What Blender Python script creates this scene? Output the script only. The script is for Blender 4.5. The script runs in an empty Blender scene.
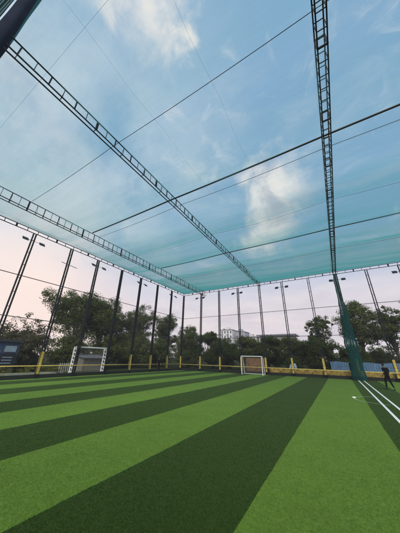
import bpy, math, random
import numpy as np
from mathutils import Vector, Matrix

S = bpy.context.scene
COL = S.collection
R = math.radians

# ------------------------------------------------------------------ camera
YAW, PITCH, ROLL, FPX = R(-31.2094), R(23.1283), R(1.22005), 214.261
H_EYE = 1.6
fw = Vector((math.sin(YAW)*math.cos(PITCH), math.cos(YAW)*math.cos(PITCH), math.sin(PITCH)))
rt = Vector((math.cos(YAW), -math.sin(YAW), 0))
up = rt.cross(fw)
r2 = rt*math.cos(ROLL) + up*math.sin(ROLL)
u2 = -rt*math.sin(ROLL) + up*math.cos(ROLL)
cam_d = bpy.data.cameras.new('camera')
cam = bpy.data.objects.new('camera', cam_d); COL.objects.link(cam)
M = Matrix.Identity(4)
for i in range(3):
    M[i][0], M[i][1], M[i][2] = r2[i], u2[i], -fw[i]
M[2][3] = H_EYE
cam.matrix_world = M
cam_d.sensor_fit = 'HORIZONTAL'; cam_d.sensor_width = 36.0
cam_d.lens = FPX/400*36.0
cam_d.clip_start = 0.05; cam_d.clip_end = 3000
S.camera = cam

# ------------------------------------------------------------------ world, sun, exposure
SUN_AZ = R(158)        # clockwise from +Y
SUN_EL = R(36)
S.view_settings.view_transform = 'Standard'; S.view_settings.look = 'None'
S.view_settings.gamma = 1; S.view_settings.use_curve_mapping = False
S.view_settings.exposure = 0.18
S.cycles.transparent_max_bounces = 32
S.cycles.max_bounces = 8

def lin(r, g, b):
    f = lambda c: c/12.92 if c <= .04045 else ((c+.055)/1.055)**2.4
    return (f(r/255), f(g/255), f(b/255), 1)

W = bpy.data.worlds.new('World'); S.world = W; W.use_nodes = True
wn, wl = W.node_tree.nodes, W.node_tree.links
wn.clear()
def wnode(t, **k):
    n = wn.new(t)
    for a, b in k.items(): setattr(n, a, b)
    return n
def wmath(op, a, b=None, c=None, clamp=False):
    n = wnode('ShaderNodeMath', operation=op, use_clamp=clamp)
    for i, v in enumerate((a, b, c)):
        if v is None: continue
        if isinstance(v, (int, float)): n.inputs[i].default_value = v
        else: wl.new(v, n.inputs[i])
    return n.outputs[0]
def wramp(v, a, b):                      # smooth step from a to b
    n = wnode('ShaderNodeMapRange', interpolation_type='SMOOTHSTEP')
    wl.new(v, n.inputs[0]); n.inputs[1].default_value = a; n.inputs[2].default_value = b
    return n.outputs[0]
def wmix(fac, a, b):
    n = wnode('ShaderNodeMix', data_type='RGBA')
    if isinstance(fac, (int, float)): n.inputs[0].default_value = fac
    else: wl.new(fac, n.inputs[0])
    for i, v in ((6, a), (7, b)):
        if isinstance(v, tuple): n.inputs[i].default_value = v
        else: wl.new(v, n.inputs[i])
    return n.outputs[2]
tc = wnode('ShaderNodeTexCoord').outputs['Generated']
def wnoise(scale, detail=5, rough=.55, dist=0.0, zs=1.0):
    mp = wnode('ShaderNodeMapping'); wl.new(tc, mp.inputs[0]); mp.inputs['Scale'].default_value = (1, 1, zs)
    n = wnode('ShaderNodeTexNoise'); wl.new(mp.outputs[0], n.inputs['Vector'])
    n.inputs['Scale'].default_value = scale; n.inputs['Detail'].default_value = detail
    n.inputs['Roughness'].default_value = rough; n.inputs['Distortion'].default_value = dist
    return n
sky = wnode('ShaderNodeTexSky', sky_type='NISHITA', sun_disc=False, sun_elevation=SUN_EL, sun_rotation=SUN_AZ,
            altitude=20, air_density=1.0, dust_density=1.0, ozone_density=1.4)
sep = wnode('ShaderNodeSeparateXYZ'); wl.new(tc, sep.inputs[0])
zc = sep.outputs[2]
n_big, n_mid = wnoise(2.6, 6, .58), wnoise(6.5, 7, .6, .3)
n_str = wnoise(2.2, 5, .6, .4, 3.0)
# warped direction for cloud outlines
wv = wnode('ShaderNodeVectorMath', operation='SUBTRACT'); wl.new(n_mid.outputs['Color'], wv.inputs[0]); wv.inputs[1].default_value = (.5, .5, .5)
ws = wnode('ShaderNodeVectorMath', operation='SCALE'); wl.new(wv.outputs[0], ws.inputs[0]); ws.inputs['Scale'].default_value = .30
wa = wnode('ShaderNodeVectorMath', operation='ADD'); wl.new(tc, wa.inputs[0]); wl.new(ws.outputs[0], wa.inputs[1])
def blob(d, r0, r1, raw=False):
    d = Vector(d).normalized()
    n = wnode('ShaderNodeVectorMath', operation='DISTANCE')
    wl.new(tc if raw else wa.outputs[0], n.inputs[0]); n.inputs[1].default_value = d
    return wramp(n.outputs['Value'], r1, r0)
K = 10.0                                   # 1 / background strength
def cl(r, g, b, k=1.0):
    c = lin(r, g, b); return (c[0]*K*k, c[1]*K*k, c[2]*K*k, 1)
base = wmix(.88, sky.outputs[0], cl(140, 178, 214))
# thin high veil, strongest to the left
veil = wmath('MULTIPLY', blob((-.90, .06, .45), .25, 1.15, True), wramp(n_big.outputs['Fac'], .25, .6))
c = wmix(wmath('MULTIPLY', veil, .85), base, cl(216, 226, 232))
wisps = wmath('MULTIPLY', wramp(n_str.outputs['Fac'], .50, .78), .40)
c = wmix(wisps, c, cl(205, 214, 222))
n_fin = wnoise(7, 8, .66, 1.2, 1.6)
c = wmix(wmath('MULTIPLY', wramp(n_fin.outputs['Fac'], .52, .80), wmath('MULTIPLY', n_big.outputs['Fac'], .9)), c, cl(226, 228, 232))
# horizon haze, pinkish white
hz = wramp(zc, .50, .14)
hzn = wmath('MULTIPLY', hz, wmath('MULTIPLY_ADD', n_str.outputs['Fac'], .5, .70), clamp=True)
c = wmix(hzn, c, cl(228, 217, 221))
n_lo = wnoise(4.0, 7, .62, .6, 3.2)
lo = wmath('MULTIPLY', wramp(zc, .42, .10), wramp(n_lo.outputs['Fac'], .40, .66))
c = wmix(wmath('MULTIPLY', lo, .50), c, cl(194, 186, 200))
hi2 = wmath('MULTIPLY', wramp(zc, .42, .10), wramp(n_lo.outputs['Fac'], .50, .30))
c = wmix(wmath('MULTIPLY', hi2, .5), c, cl(236, 224, 222))
glow = blob((-.93, .32, .14), .05, .50, True)
c = wmix(wmath('MULTIPLY', glow, .9), c, cl(252, 230, 220))
# the two heaped clouds
shade = wmix(wramp(n_mid.outputs['Fac'], .35, .62), cl(196, 194, 204), cl(246, 238, 232, 1.08))
ca = wmath('MAXIMUM', blob((-.09, .755, .65), .05, .185), wmath('MAXIMUM', blob((-.14, .81, .56), .03, .15), blob((-.19, .86, .47), .0, .13)))
c = wmix(wmath('MULTIPLY', ca, .92), c, shade)
cb = wmath('MAXIMUM', blob((-.275, .155, .948), .0, .135), wmath('MAXIMUM', blob((-.35, .06, .93), .0, .13), blob((-.235, .23, .94), .0, .085)))
c = wmix(wmath('MULTIPLY', cb, .85), c, cl(246, 238, 230, 1.05))
cc = wmath('MAXIMUM', blob((-.36, .55, .75), .0, .07), blob((-.30, .62, .72), .0, .05))
c = wmix(wmath('MULTIPLY', cc, .5), c, cl(220, 224, 226))
bg = wnode('ShaderNodeBackground'); wl.new(c, bg.inputs[0]); bg.inputs[1].default_value = 1.0/K
wo = wnode('ShaderNodeOutputWorld'); wl.new(bg.outputs[0], wo.inputs[0])

sd = bpy.data.lights.new('sun', 'SUN'); sd.energy = 3.2; sd.angle = R(32); sd.color = (1, .93, .85)
so = bpy.data.objects.new('sun', sd); COL.objects.link(so)
sdir = Vector((math.sin(SUN_AZ)*math.cos(SUN_EL), math.cos(SUN_AZ)*math.cos(SUN_EL), math.sin(SUN_EL)))
so.rotation_euler = (-sdir).to_track_quat('-Z', 'Y').to_euler()
so.location = sdir*200

# ------------------------------------------------------------------ helpers
class MB:
    """collects plain geometry and links it as one mesh object"""
    def __init__(s): s.v, s.f = [], []
    def box(s, x0, x1, y0, y1, z0, z1):
        n = len(s.v)
        s.v += [(x, y, z) for z in (z0, z1) for y in (y0, y1) for x in (x0, x1)]
        s.f += [tuple(n+i for i in q) for q in ((0,2,3,1),(4,5,7,6),(0,1,5,4),(2,6,7,3),(0,4,6,2),(1,3,7,5))]
        return s
    def tube(s, pts, rad, n=6, cap=True):
        pts = [Vector(p) for p in pts]
        if isinstance(rad, (int, float)): rad = [rad]*len(pts)
        base = len(s.v); prev = None
        for i, p in enumerate(pts):
            t = (pts[min(i+1, len(pts)-1)] - pts[max(i-1, 0)])
            if t.length < 1e-9: t = Vector((0, 0, 1))
            t.normalize()
            if prev is None:
                a = Vector((0, 0, 1)) if abs(t.z) < .9 else Vector((1, 0, 0))
                u = t.cross(a).normalized()
            else:
                u = (prev - t*prev.dot(t)).normalized()
            prev = u; w = t.cross(u)
            for k in range(n):
                an = 2*math.pi*(k+.5)/n
                q = p + (u*math.cos(an) + w*math.sin(an))*rad[i]
                s.v.append(tuple(q))
        for i in range(len(pts)-1):
            for k in range(n):
                a = base+i*n+k; b = base+i*n+(k+1) % n
                s.f.append((a, b, b+n, a+n))
        if cap:
            s.f.append(tuple(base+k for k in range(n))[::-1])
            e = base+(len(pts)-1)*n
            s.f.append(tuple(e+k for k in range(n)))
        return s
    def bar(s, a, b, r): return s.tube([a, b], r, 4)
    def quad(s, *p):
        n = len(s.v); s.v += [tuple(q) for q in p]; s.f.append(tuple(range(n, n+len(p)))); return s
    def build(s, name, mat, parent=None, smooth=False, bevel=0):
        me = bpy.data.meshes.new(name); me.from_pydata(s.v, [], s.f); me.update()
        o = bpy.data.objects.new(name, me); COL.objects.link(o)
        me.materials.append(mat)
        if smooth: me.polygons.foreach_set('use_smooth', [True]*len(me.polygons))
        if bevel:
            m = o.modifiers.new('bevel', 'BEVEL'); m.width = bevel; m.segments = 2; m.limit_method = 'ANGLE'
        if parent: o.parent = parent
        return o

def tag(o, label=None, cat=None, group=None, kind=None):
    if label: o['label'] = label
    if cat: o['category'] = cat
    if group: o['group'] = group
    if kind or label: o['kind'] = kind or 'thing'
    return o
def thing(name, loc, label, cat, group=None, rz=0):
    o = bpy.data.objects.new(name, None); COL.objects.link(o)
    o.location = loc; o.rotation_euler = (0, 0, rz); o.empty_display_size = .2
    return tag(o, label, cat, group)
KIDS = {}
def copy_tree(o, parent=None):
    c = o.copy(); COL.objects.link(c)
    if parent: c.parent = parent
    for ch in list(o.children): copy_tree(ch, c)
    return c

def nmat(name):
    m = bpy.data.materials.new(name); m.use_nodes = True
    nt = m.node_tree; b = nt.nodes['Principled BSDF']
    return m, nt.nodes, nt.links, b
def mat(name, col, rough=.6, metal=0, var=.15, scale=6, bump=0, col2=None, detail=5, spec=.5):
    """principled with noise-driven colour and roughness variation"""
    m, N, L, b = nmat(name)
    t = N.new('ShaderNodeTexCoord'); n = N.new('ShaderNodeTexNoise')
    L.new(t.outputs['Object'], n.inputs['Vector']); n.inputs['Scale'].default_value = scale
    n.inputs['Detail'].default_value = detail; n.inputs['Roughness'].default_value = .65
    r = N.new('ShaderNodeValToRGB'); r.color_ramp.elements[0].position = .32; r.color_ramp.elements[1].position = .7
    c2 = col2 or tuple(min(1, x*(1+var)) for x in col)
    r.color_ramp.elements[0].color = tuple(x*(1-var) for x in col)+(1,)
    r.color_ramp.elements[1].color = tuple(c2)+(1,)
    L.new(n.outputs['Fac'], r.inputs[0]); L.new(r.outputs[0], b.inputs['Base Color'])
    b.inputs['Roughness'].default_value = rough; b.inputs['Metallic'].default_value = metal; b.inputs['Specular IOR Level'].default_value = spec
    if bump:
        bp = N.new('ShaderNodeBump'); bp.inputs['Strength'].default_value = bump
        L.new(n.outputs['Fac'], bp.inputs['Height']); L.new(bp.outputs[0], b.inputs['Normal'])
    return m

m_steel = mat('dark_painted_steel', (.013, .017, .019), .6, 0, .45, 4, spec=.25)
m_pipe = mat('dark_pipe', (.014, .018, .022), .5, 0, .3, 3)
m_cable = mat('cable', (.02, .028, .035), .6)
m_yellow = mat('yellow_padding', (.60, .43, .055), .65, 0, .38, 4, col2=(.66, .50, .10), detail=8)
m_rail = mat('yellow_pipe', (.66, .50, .12), .45, 0, .2, 4)
m_orange = mat('orange_band', (.22, .125, .035), .8, 0, .45, 3.2, col2=(.55, .40, .09), detail=8)
m_skirt = mat('black_skirt', (.010, .013, .010), .8, 0, .4, 3)
m_white = mat('white_paint', (.74, .74, .72), .45, 0, .06, 5)
m_faint = mat('worn_line', (.58, .64, .54), .9, 0, .2, 9)
m_line = mat('white_line', (.74, .77, .72), .8, 0, .08, 14)
m_lamp = mat('lamp_housing', (.012, .012, .014), .5, 0, .3, 8)
m_lens = mat('lamp_glass', (.018, .018, .02), .45, 0, .2, 8)
m_bark = mat('bark', (.055, .045, .035), .9, 0, .35, 7, .4)
m_navy = mat('navy_cloth', (.009, .016, .034), .9, 0, .3, 2.0, .2, spec=.1)

def leaf_mat(name, a, b, tr=.25):
    m, N, L, p = nmat(name)
    t = N.new('ShaderNodeTexCoord'); n = N.new('ShaderNodeTexNoise'); L.new(t.outputs['Object'], n.inputs['Vector'])
    n.inputs['Scale'].default_value = 1.1; n.inputs['Detail'].default_value = 6; n.inputs['Roughness'].default_value = .75
    r = N.new('ShaderNodeValToRGB'); r.color_ramp.elements[0].position = .35; r.color_ramp.elements[1].position = .68
    r.color_ramp.elements[0].color = a+(1,); r.color_ramp.elements[1].color = b+(1,)
    L.new(n.outputs['Fac'], r.inputs[0])
    d = N.new('ShaderNodeBsdfDiffuse'); tl = N.new('ShaderNodeBsdfTranslucent')
    L.new(r.outputs[0], d.inputs[0]); L.new(r.outputs[0], tl.inputs[0])
    mx = N.new('ShaderNodeMixShader'); mx.inputs[0].default_value = tr
    L.new(d.outputs[0], mx.inputs[1]); L.new(tl.outputs[0], mx.inputs[2])
    L.new(mx.outputs[0], N['Material Output'].inputs[0])
    return m
m_leaf = [leaf_mat('leaves_dark', (.050, .070, .024), (.12, .145, .048), .35),
          leaf_mat('leaves_mid', (.062, .082, .028), (.135, .162, .055), .3),
          leaf_mat('leaves_dry', (.055, .055, .030), (.11, .105, .055)),
          leaf_mat('leaves_yellow', (.09, .10, .022), (.19, .18, .05))]

def net_mat(name, c0, col, thin=True, noise=.35, scale=.5):
    """fine woven net: the share of a sight line the threads fill grows as it meets the net more obliquely"""
    m, N, L, p = nmat(name)
    def mth(op, a, b=None, clamp=False):
        n = N.new('ShaderNodeMath'); n.operation = op; n.use_clamp = clamp
        for i, v in enumerate((a, b)):
            if v is None: continue
            if isinstance(v, (int, float)): n.inputs[i].default_value = v
            else: L.new(v, n.inputs[i])
        return n.outputs[0]
    g = N.new('ShaderNodeNewGeometry'); dt = N.new('ShaderNodeVectorMath'); dt.operation = 'DOT_PRODUCT'
    L.new(g.outputs['Incoming'], dt.inputs[0]); L.new(g.outputs['Normal'], dt.inputs[1])
    cosv = mth('MAXIMUM', mth('ABSOLUTE', dt.outputs['Value']), .05)
    t = N.new('ShaderNodeTexCoord'); mp = N.new('ShaderNodeMapping'); L.new(t.outputs['Object'], mp.inputs[0])
    mp.inputs['Scale'].default_value = (.12, 1, 1)
    n = N.new('ShaderNodeTexNoise'); L.new(mp.outputs[0], n.inputs['Vector'])
    n.inputs['Scale'].default_value = scale; n.inputs['Detail'].default_value = 4
    n2 = N.new('ShaderNodeTexNoise'); L.new(mp.outputs[0], n2.inputs['Vector']); n2.inputs['Scale'].default_value = 5*scale; n2.inputs['Detail'].default_value = 6; n2.inputs['Roughness'].default_value = .7
    nn = mth('ADD', mth('MULTIPLY', n.outputs['Fac'], .55), mth('MULTIPLY', n2.outputs['Fac'], .45))
    dens = mth('MULTIPLY', mth('ADD', mth('MULTIPLY', nn, 2.6*noise), 1-1.3*noise), -math.log(1-c0))
    cov = mth('SUBTRACT', 1.0, mth('POWER', math.e, mth('MULTIPLY', mth('DIVIDE', dens, cosv), -1.0)), True)
    d = N.new('ShaderNodeBsdfDiffuse'); tl = N.new('ShaderNodeBsdfTranslucent'); tp = N.new('ShaderNodeBsdfTransparent')
    d.inputs[0].default_value = col+(1,); tl.inputs[0].default_value = col+(1,)
    mx = N.new('ShaderNodeMixShader'); mx.inputs[0].default_value = .6
    L.new(d.outputs[0], mx.inputs[1]); L.new(tl.outputs[0], mx.inputs[2])
    m2 = N.new('ShaderNodeMixShader'); L.new(cov, m2.inputs[0]); L.new(tp.outputs[0], m2.inputs[1]); L.new(mx.outputs[0], m2.inputs[2])
    L.new(m2.outputs[0], N['Material Output'].inputs[0])
    return m

# ------------------------------------------------------------------ ground and turf
XL, YB, XR = -19.2, 27.0, 12.9           # left wall, back wall, right end of what is built
ZT, ZB = 10.85, 10.57                    # wall beam chords

m_ground = mat('dry_earth', (.036, .038, .022), .95, 0, .3, .35, .3, col2=(.045, .062, .024), spec=0)
g = MB(); g.quad((-900, -300, -.03), (900, -300, -.03), (900, 1500, -.03), (-900, 1500, -.03))
tag(g.build('ground', m_ground), kind='structure')

def turf_mat():
    m, N, L, b = nmat('turf')
    t = N.new('ShaderNodeTexCoord'); sp = N.new('ShaderNodeSeparateXYZ'); L.new(t.outputs['Object'], sp.inputs[0])
    def mth(op, a, bb=None, c=None):
        n = N.new('ShaderNodeMath'); n.operation = op
        for i, v in enumerate((a, bb, c)):
            if v is None: continue
            if isinstance(v, (int, float)): n.inputs[i].default_value = v
            else: L.new(v, n.inputs[i])
        return n.outputs[0]
    def noise(sc, det=4, rough=.6, stretch=(1, 1, 1)):
        mp = N.new('ShaderNodeMapping'); L.new(t.outputs['Object'], mp.inputs[0]); mp.inputs['Scale'].default_value = stretch
        n = N.new('ShaderNodeTexNoise'); L.new(mp.outputs[0], n.inputs['Vector'])
        n.inputs['Scale'].default_value = sc; n.inputs['Detail'].default_value = det; n.inputs['Roughness'].default_value = rough
        return n.outputs['Fac']
    edge = mth('ADD', mth('MULTIPLY', mth('SUBTRACT', noise(70, 3), .5), .030), mth('MULTIPLY', mth('SUBTRACT', noise(.7, 2), .5), .05))
    x = mth('ADD', sp.outputs[0], edge)
    # rolls 1.91 m wide; an edge lies at x = 0.68
    k = mth('FLOOR', mth('DIVIDE', mth('SUBTRACT', x, .68), 1.905))
    par = mth('MULTIPLY', mth('FRACT', mth('MULTIPLY', k, .5)), 2.0)      # 0 even, 1 odd -> odd is light
    wn_ = N.new('ShaderNodeTexWhiteNoise'); wn_.noise_dimensions = '1D'; L.new(k, wn_.inputs['W'])
    fine, mid, big = noise(120, 3, .7), noise(17, 6, .72), noise(.9, 5, .6)
    def ramp(f, a, c, p0=.3, p1=.7):
        r = N.new('ShaderNodeValToRGB'); L.new(f, r.inputs[0])
        r.color_ramp.elements[0].color = a+(1,); r.color_ramp.elements[1].color = c+(1,)
        r.color_ramp.elements[0].position = p0; r.color_ramp.elements[1].position = p1
        return r.outputs[0]
    f = mth('ADD', mth('MULTIPLY', fine, .5), mth('MULTIPLY', mid, .5))
    light = ramp(f, (.036, .094, .008), (.138, .238, .032))
    dark = ramp(f, (.004, .018, .001), (.021, .056, .005))
    mx = N.new('ShaderNodeMix'); mx.data_type = 'RGBA'; L.new(par, mx.inputs[0]); L.new(dark, mx.inputs[6]); L.new(light, mx.inputs[7])
    var = mth('ADD', mth('MULTIPLY', wn_.outputs[0], .20), mth('ADD', mth('ADD', mth('MULTIPLY', big, .40), mth('MULTIPLY', mth('SUBTRACT', noise(6.0, 5, .75), .5), .45)), mth('MULTIPLY', mth('ADD', noise(1.0, 6, .65, (9, 1.2, 1)), noise(1.0, 6, .65, (1.0, 5, 1))), .20)))
    hs = N.new('ShaderNodeHueSaturation'); L.new(mx.outputs[2], hs.inputs['Color']); L.new(mth('ADD', var, .58), hs.inputs['Value'])
    L.new(hs.outputs[0], b.inputs['Base Color'])
    b.inputs['Roughness'].default_value = .9; b.inputs['Specular IOR Level'].default_value = .05
    b.inputs['Sheen Weight'].default_value = .07; b.inputs['Sheen Roughness'].default_value = .5; b.inputs['Sheen Tint'].default_value = (.75, 1, .45, 1)
    bp = N.new('ShaderNodeBump'); bp.inputs['Strength'].default_value = .8; bp.inputs['Distance'].default_value = .02
    L.new(f, bp.inputs['Height']); L.new(bp.outputs[0], b.inputs['Normal'])
    return m
g = MB(); g.quad((XL+.05, -6, 0), (XR, -6, 0), (XR, YB-.05, 0), (XL+.05, YB-.05, 0))
turf = tag(g.build('turf', turf_mat()), kind='structure')

def grass_blades():
    r = np.random.default_rng(8); n = 820000
    d = 1.3+r.random(n)**1.9*19; d = d[r.random(n) < np.clip(1.1-(d-1.3)/18, 0, 1)**1.3]; n = len(d)
    az = np.radians(r.uniform(-80, 32, n)); x, y = d*np.sin(az), d*np.cos(az)
    k = (x < 4.5) & (x > XL+.3) & (y > .3); x, y = x[k], y[k]; n = len(x)
    h = r.uniform(.007, .015, n); a = r.uniform(0, 6.283, n); w = .0014+.0003*np.hypot(x, y)
    lx, ly = np.cos(a), np.sin(a); ln = h*r.uniform(.2, 1.1, n); b = a+1.57+r.uniform(-.4, .4, n)
    q = np.empty((n, 3, 3)); q[:, 0] = np.stack([x-np.cos(b)*w, y-np.sin(b)*w, 0*x-.001], 1); q[:, 1] = np.stack([x+np.cos(b)*w, y+np.sin(b)*w, 0*x-.001], 1)
    q[:, 2] = np.stack([x+lx*ln, y+ly*ln, h], 1)
    me = bpy.data.meshes.new('grass_blades'); me.vertices.add(3*n); me.vertices.foreach_set('co', q.ravel())
    me.loops.add(3*n); me.loops.foreach_set('vertex_index', np.arange(3*n, dtype=np.int32))
    me.polygons.add(n); me.polygons.foreach_set('loop_start', np.arange(0, 3*n, 3, dtype=np.int32)); me.update(calc_edges=True)
    me.materials.append(turf.data.materials[0]); o = bpy.data.objects.new('grass_blades', me); COL.objects.link(o)
    tag(o, 'short artificial grass blades of the striped turf in the foreground', 'grass', kind='stuff')
grass_blades()

def line_strip(pts, w, name='pitch_line', z=.005, m=None):
    b = MB(); pts = [Vector((p[0], p[1], z)) for p in pts]
    for i in range(len(pts)-1):
        pass
    L_, R_ = [], []
    for i, p in enumerate(pts):
        t = (pts[min(i+1, len(pts)-1)]-pts[max(i-1, 0)]).normalized(); n = Vector((-t.y, t.x, 0))*w/2
        L_.append(p+n); R_.append(p-n)
    for i in range(len(pts)-1): b.quad(R_[i], R_[i+1], L_[i+1], L_[i])
    return tag(b.build(name, m or m_line), kind='structure')
line_strip([(1.19, -5), (1.19, YB-.4)], .085)
line_strip([(1.59, -5), (1.59, YB-.4)], .085)
line_strip([(1.40+1.12*math.cos(a), 13.72+1.14*math.sin(a)) for a in np.linspace(R(95), R(272), 40)], .028, 'arc_line', .009, m_faint)

# ------------------------------------------------------------------ columns with their yellow pads
def column_proto():
    root = thing('lattice_column', (0, 0, 0), 'x', 'column', 'dark lattice columns of the net cage')
    b = MB(); hw = .092
    for sx in (-1, 1):
        for sy in (-1, 1): b.bar((sx*.05, sy*hw, 0), (sx*.05, sy*hw, ZB-.02), .045)
    z = .5
    k = 0
    while z < ZB-.3:
        for sx in (-1, 1): b.bar((sx*.05, -hw, z), (sx*.05, hw, z), .013)
        for sy in (-1, 1): b.bar((-.05, sy*hw, z), (.05, sy*hw, z), .013)
        z += 1.05; k += 1
    b.build('column_frame', m_steel, root)
    MB().box(-.2, .2, -.25, .25, -.02, .02).build('base_plate', m_steel, root)
    p = MB().box(-.088, .088, -.118, .118, .27, 1.80).build('column_pad', m_yellow, root, bevel=.04)
    MB().box(-.091, .091, -.121, .121, .95, .99).build('strap', m_rail, p)
    return root
proto = column_proto()
left_y = [2.9, 5.9, 8.95, 11.7, 14.75, 17.7, 20.8, 23.9]
back_x = [-19.2, -16.0, -13.06, -10.2, -7.25, -4.4, -1.4, 1.45, 4.2, 6.9, 9.8]
ordn = ['first', 'second', 'third', 'fourth', 'fifth', 'sixth', 'seventh', 'eighth', 'ninth', 'tenth', 'eleventh']
def place_col(x, y, rz, label):
    global proto_used
    o = proto if not proto_used else copy_tree(proto)
    proto_used = True
    o.location = (x, y, 0); o.rotation_euler = (0, 0, rz); o['label'] = label
    return o
proto_used = False
for i, y in enumerate(left_y):
    n = len(left_y)-1-i
    if i == 0: continue
    c = place_col(XL, y, 0, f'dark left wall column, {ordn[n]} before the far corner, ' + ('beside the white goal' if i in (3, 4) else 'yellow pad at foot'))
    if i in (3, 4):                      # the two that carry the white goal have no pads
        for ch in list(c.children):
            if ch.name.startswith('column_pad'):
                for q in list(ch.children): bpy.data.objects.remove(q)
                bpy.data.objects.remove(ch)
for i, x in enumerate(back_x):
    if i == 0: lab = 'dark lattice corner column where left and back net walls meet, yellow pad at foot'
    elif i == len(back_x)-1: continue
    else: lab = f'dark back wall column, {ordn[i-1]} right of the corner column, yellow pad at foot'
    place_col(x, YB, R(90), lab)

# ------------------------------------------------------------------ wall beams
def wall_beam(a, b, label):
    a, b = Vector(a), Vector(b); d = (b-a); L = d.length; d.normalize()
    root = thing('wall_top_beam', a, label, 'beam', 'ladder beams along the wall tops')
    for z in (ZT, ZB):
        MB().bar((0, 0, z), tuple(d*L+Vector((0, 0, z))), .035).build('chord', m_steel, root)
    src = {}; s = .2; k = 0
    while s < L:
        w = .075 if k % 4 == 2 else .028
        if w not in src: o = src[w] = MB().tube([(0, 0, ZB), (0, 0, ZT)], w, 4).build('rung', m_steel, root)
        else: o = src[w].copy(); COL.objects.link(o)
        o.location = d*s; s += .74; k += 1
wall_beam((XL, -3, 0), (XL, YB-.05, 0), 'dark ladder beam along the top of the left net wall')
wall_beam((XL-.05, YB, 0), (XR, YB, 0), 'dark ladder beam along the top of the back net wall')

# horizontal wall pipes
def pipe(name, pts, r, m, label, cat, group): return tag(MB().tube(pts, r, 8).build(name, m, smooth=True), label, cat, group)
for z, w in ((6.95, 'upper'), (4.02, 'lower')):
    pipe('wall_pipe', [(XL+.17, -3, z), (XL+.17, YB-.24, z)], .028, m_pipe, f'thin dark {w} horizontal pipe across the left net wall', 'pipe', 'pipes across the net walls')
    pipe('wall_pipe', [(XL+.3, YB-.19, z), (XR, YB-.19, z)], .026, m_pipe, f'thin dark {w} horizontal pipe across the back net wall', 'pipe', 'pipes across the net walls')
pipe('yellow_rail', [(XL+.24, -3, .86), (XL+.24, YB-.3, .80)], .034, m_rail, 'thin pale yellow rail low along the left net wall', 'rail', 'yellow rails')
pipe('yellow_rail', [(XL+.3, YB-.25, .76), (XR, YB-.25, .70)], .042, m_rail, 'yellow rail low along the back net wall', 'rail', 'yellow rails')

# black skirts and the orange band
tag(MB().box(XL-.05, XL+.03, -3, YB-.1, 0, .26).build('black_skirt_board', m_skirt), 'black skirt board at the foot of the left net wall', 'skirt board', 'black skirt boards')
tag(MB().box(XL+.1, XR, YB+.17, YB+.23, -.02, .28).build('black_skirt_board', m_skirt), 'black skirt board at the foot of the back net wall', 'skirt board', 'black skirt boards')
b = MB()
xs = np.linspace(-7.0, XR, 70)
for i in range(len(xs)-1):
    y0, y1 = YB+.30+.03*math.sin(xs[i]*5), YB+.30+.03*math.sin(xs[i+1]*5)
    b.quad((xs[i], y0, .24), (xs[i+1], y1, .24), (xs[i+1], y1, .70), (xs[i], y0, .70))
o = b.build('orange_band', m_orange); so_ = o.modifiers.new('thick', 'SOLIDIFY'); so_.thickness = .02
tag(o, 'mottled orange and yellow cloth band low on the back wall right of the goal', 'banner')

# ------------------------------------------------------------------ roof trusses
def roof_truss(x, y0, y1, zl, label, w=.30, d=.60):
    root = thing('roof_truss', (x, y0, 0), label, 'truss', 'ladder trusses under the roof net')
    L = y1-y0
    for sx in (-1, 1):
        for z in (zl, zl+d):
            MB().bar((sx*w/2, 0, z), (sx*w/2, L, z), .026).build('chord', m_steel, root)
    src = {}; s = .1; k = 0
    while s < L:
        q = .036 if k % 6 == 0 else .017
        if q not in src:
            r = MB()
            for sx in (-1, 1): r.bar((sx*w/2, 0, zl), (sx*w/2, 0, zl+d), q)
            for z in (zl, zl+d): r.bar((-w/2, .003, z), (w/2, .003, z), q)
            o = src[q] = r.build('rung', m_steel, root)
        else: o = src[q].copy(); COL.objects.link(o)
        o.location = (0, s, 0); s += .42; k += 1
    return root
def tri_truss(x, y0, y1, zl, zu, off, label):
    root = thing('roof_truss', (x, y0, 0), label, 'truss', 'ladder trusses under the roof net'); L = y1-y0
    for dx, z in ((0, zu), (0, zl), (off, zl)): MB().bar((dx, 0, z), (dx, L, z), .028).build('chord', m_steel, root)
    src = {}; s = .3; k = 0
    while s < L:
        key = (.055 if k % 8 == 6 else .030 if k % 2 == 0 else .015, k % 3 == 0)
        if key not in src:
            r = MB().bar((0, 0, zl), (0, 0, zu), key[0])
            if key[1]: r.bar((0, .003, zl), (off, .003, zl), .014); r.bar((off, .006, zl), (0, .006, zu), .008)
            o = src[key] = r.build('rung', m_steel, root)
        else: o = src[key].copy(); COL.objects.link(o)
        o.location = (0, s, 0); s += .47; k += 1
    return root
roof_truss(1.33, -3, YB-.06, 10.32, 'dark box ladder truss overhead right of centre, above the two white lines', .27, .5)
tri_truss(-7.02, -.25, YB-.06, 10.40, 10.86, -.19, 'dark three chord ladder truss running from the upper left post to the back wall middle')
tri_truss(-15.45, -3, YB-.06, 10.07, 10.80, .30, 'dark three chord ladder truss nearest the left net wall')

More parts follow.
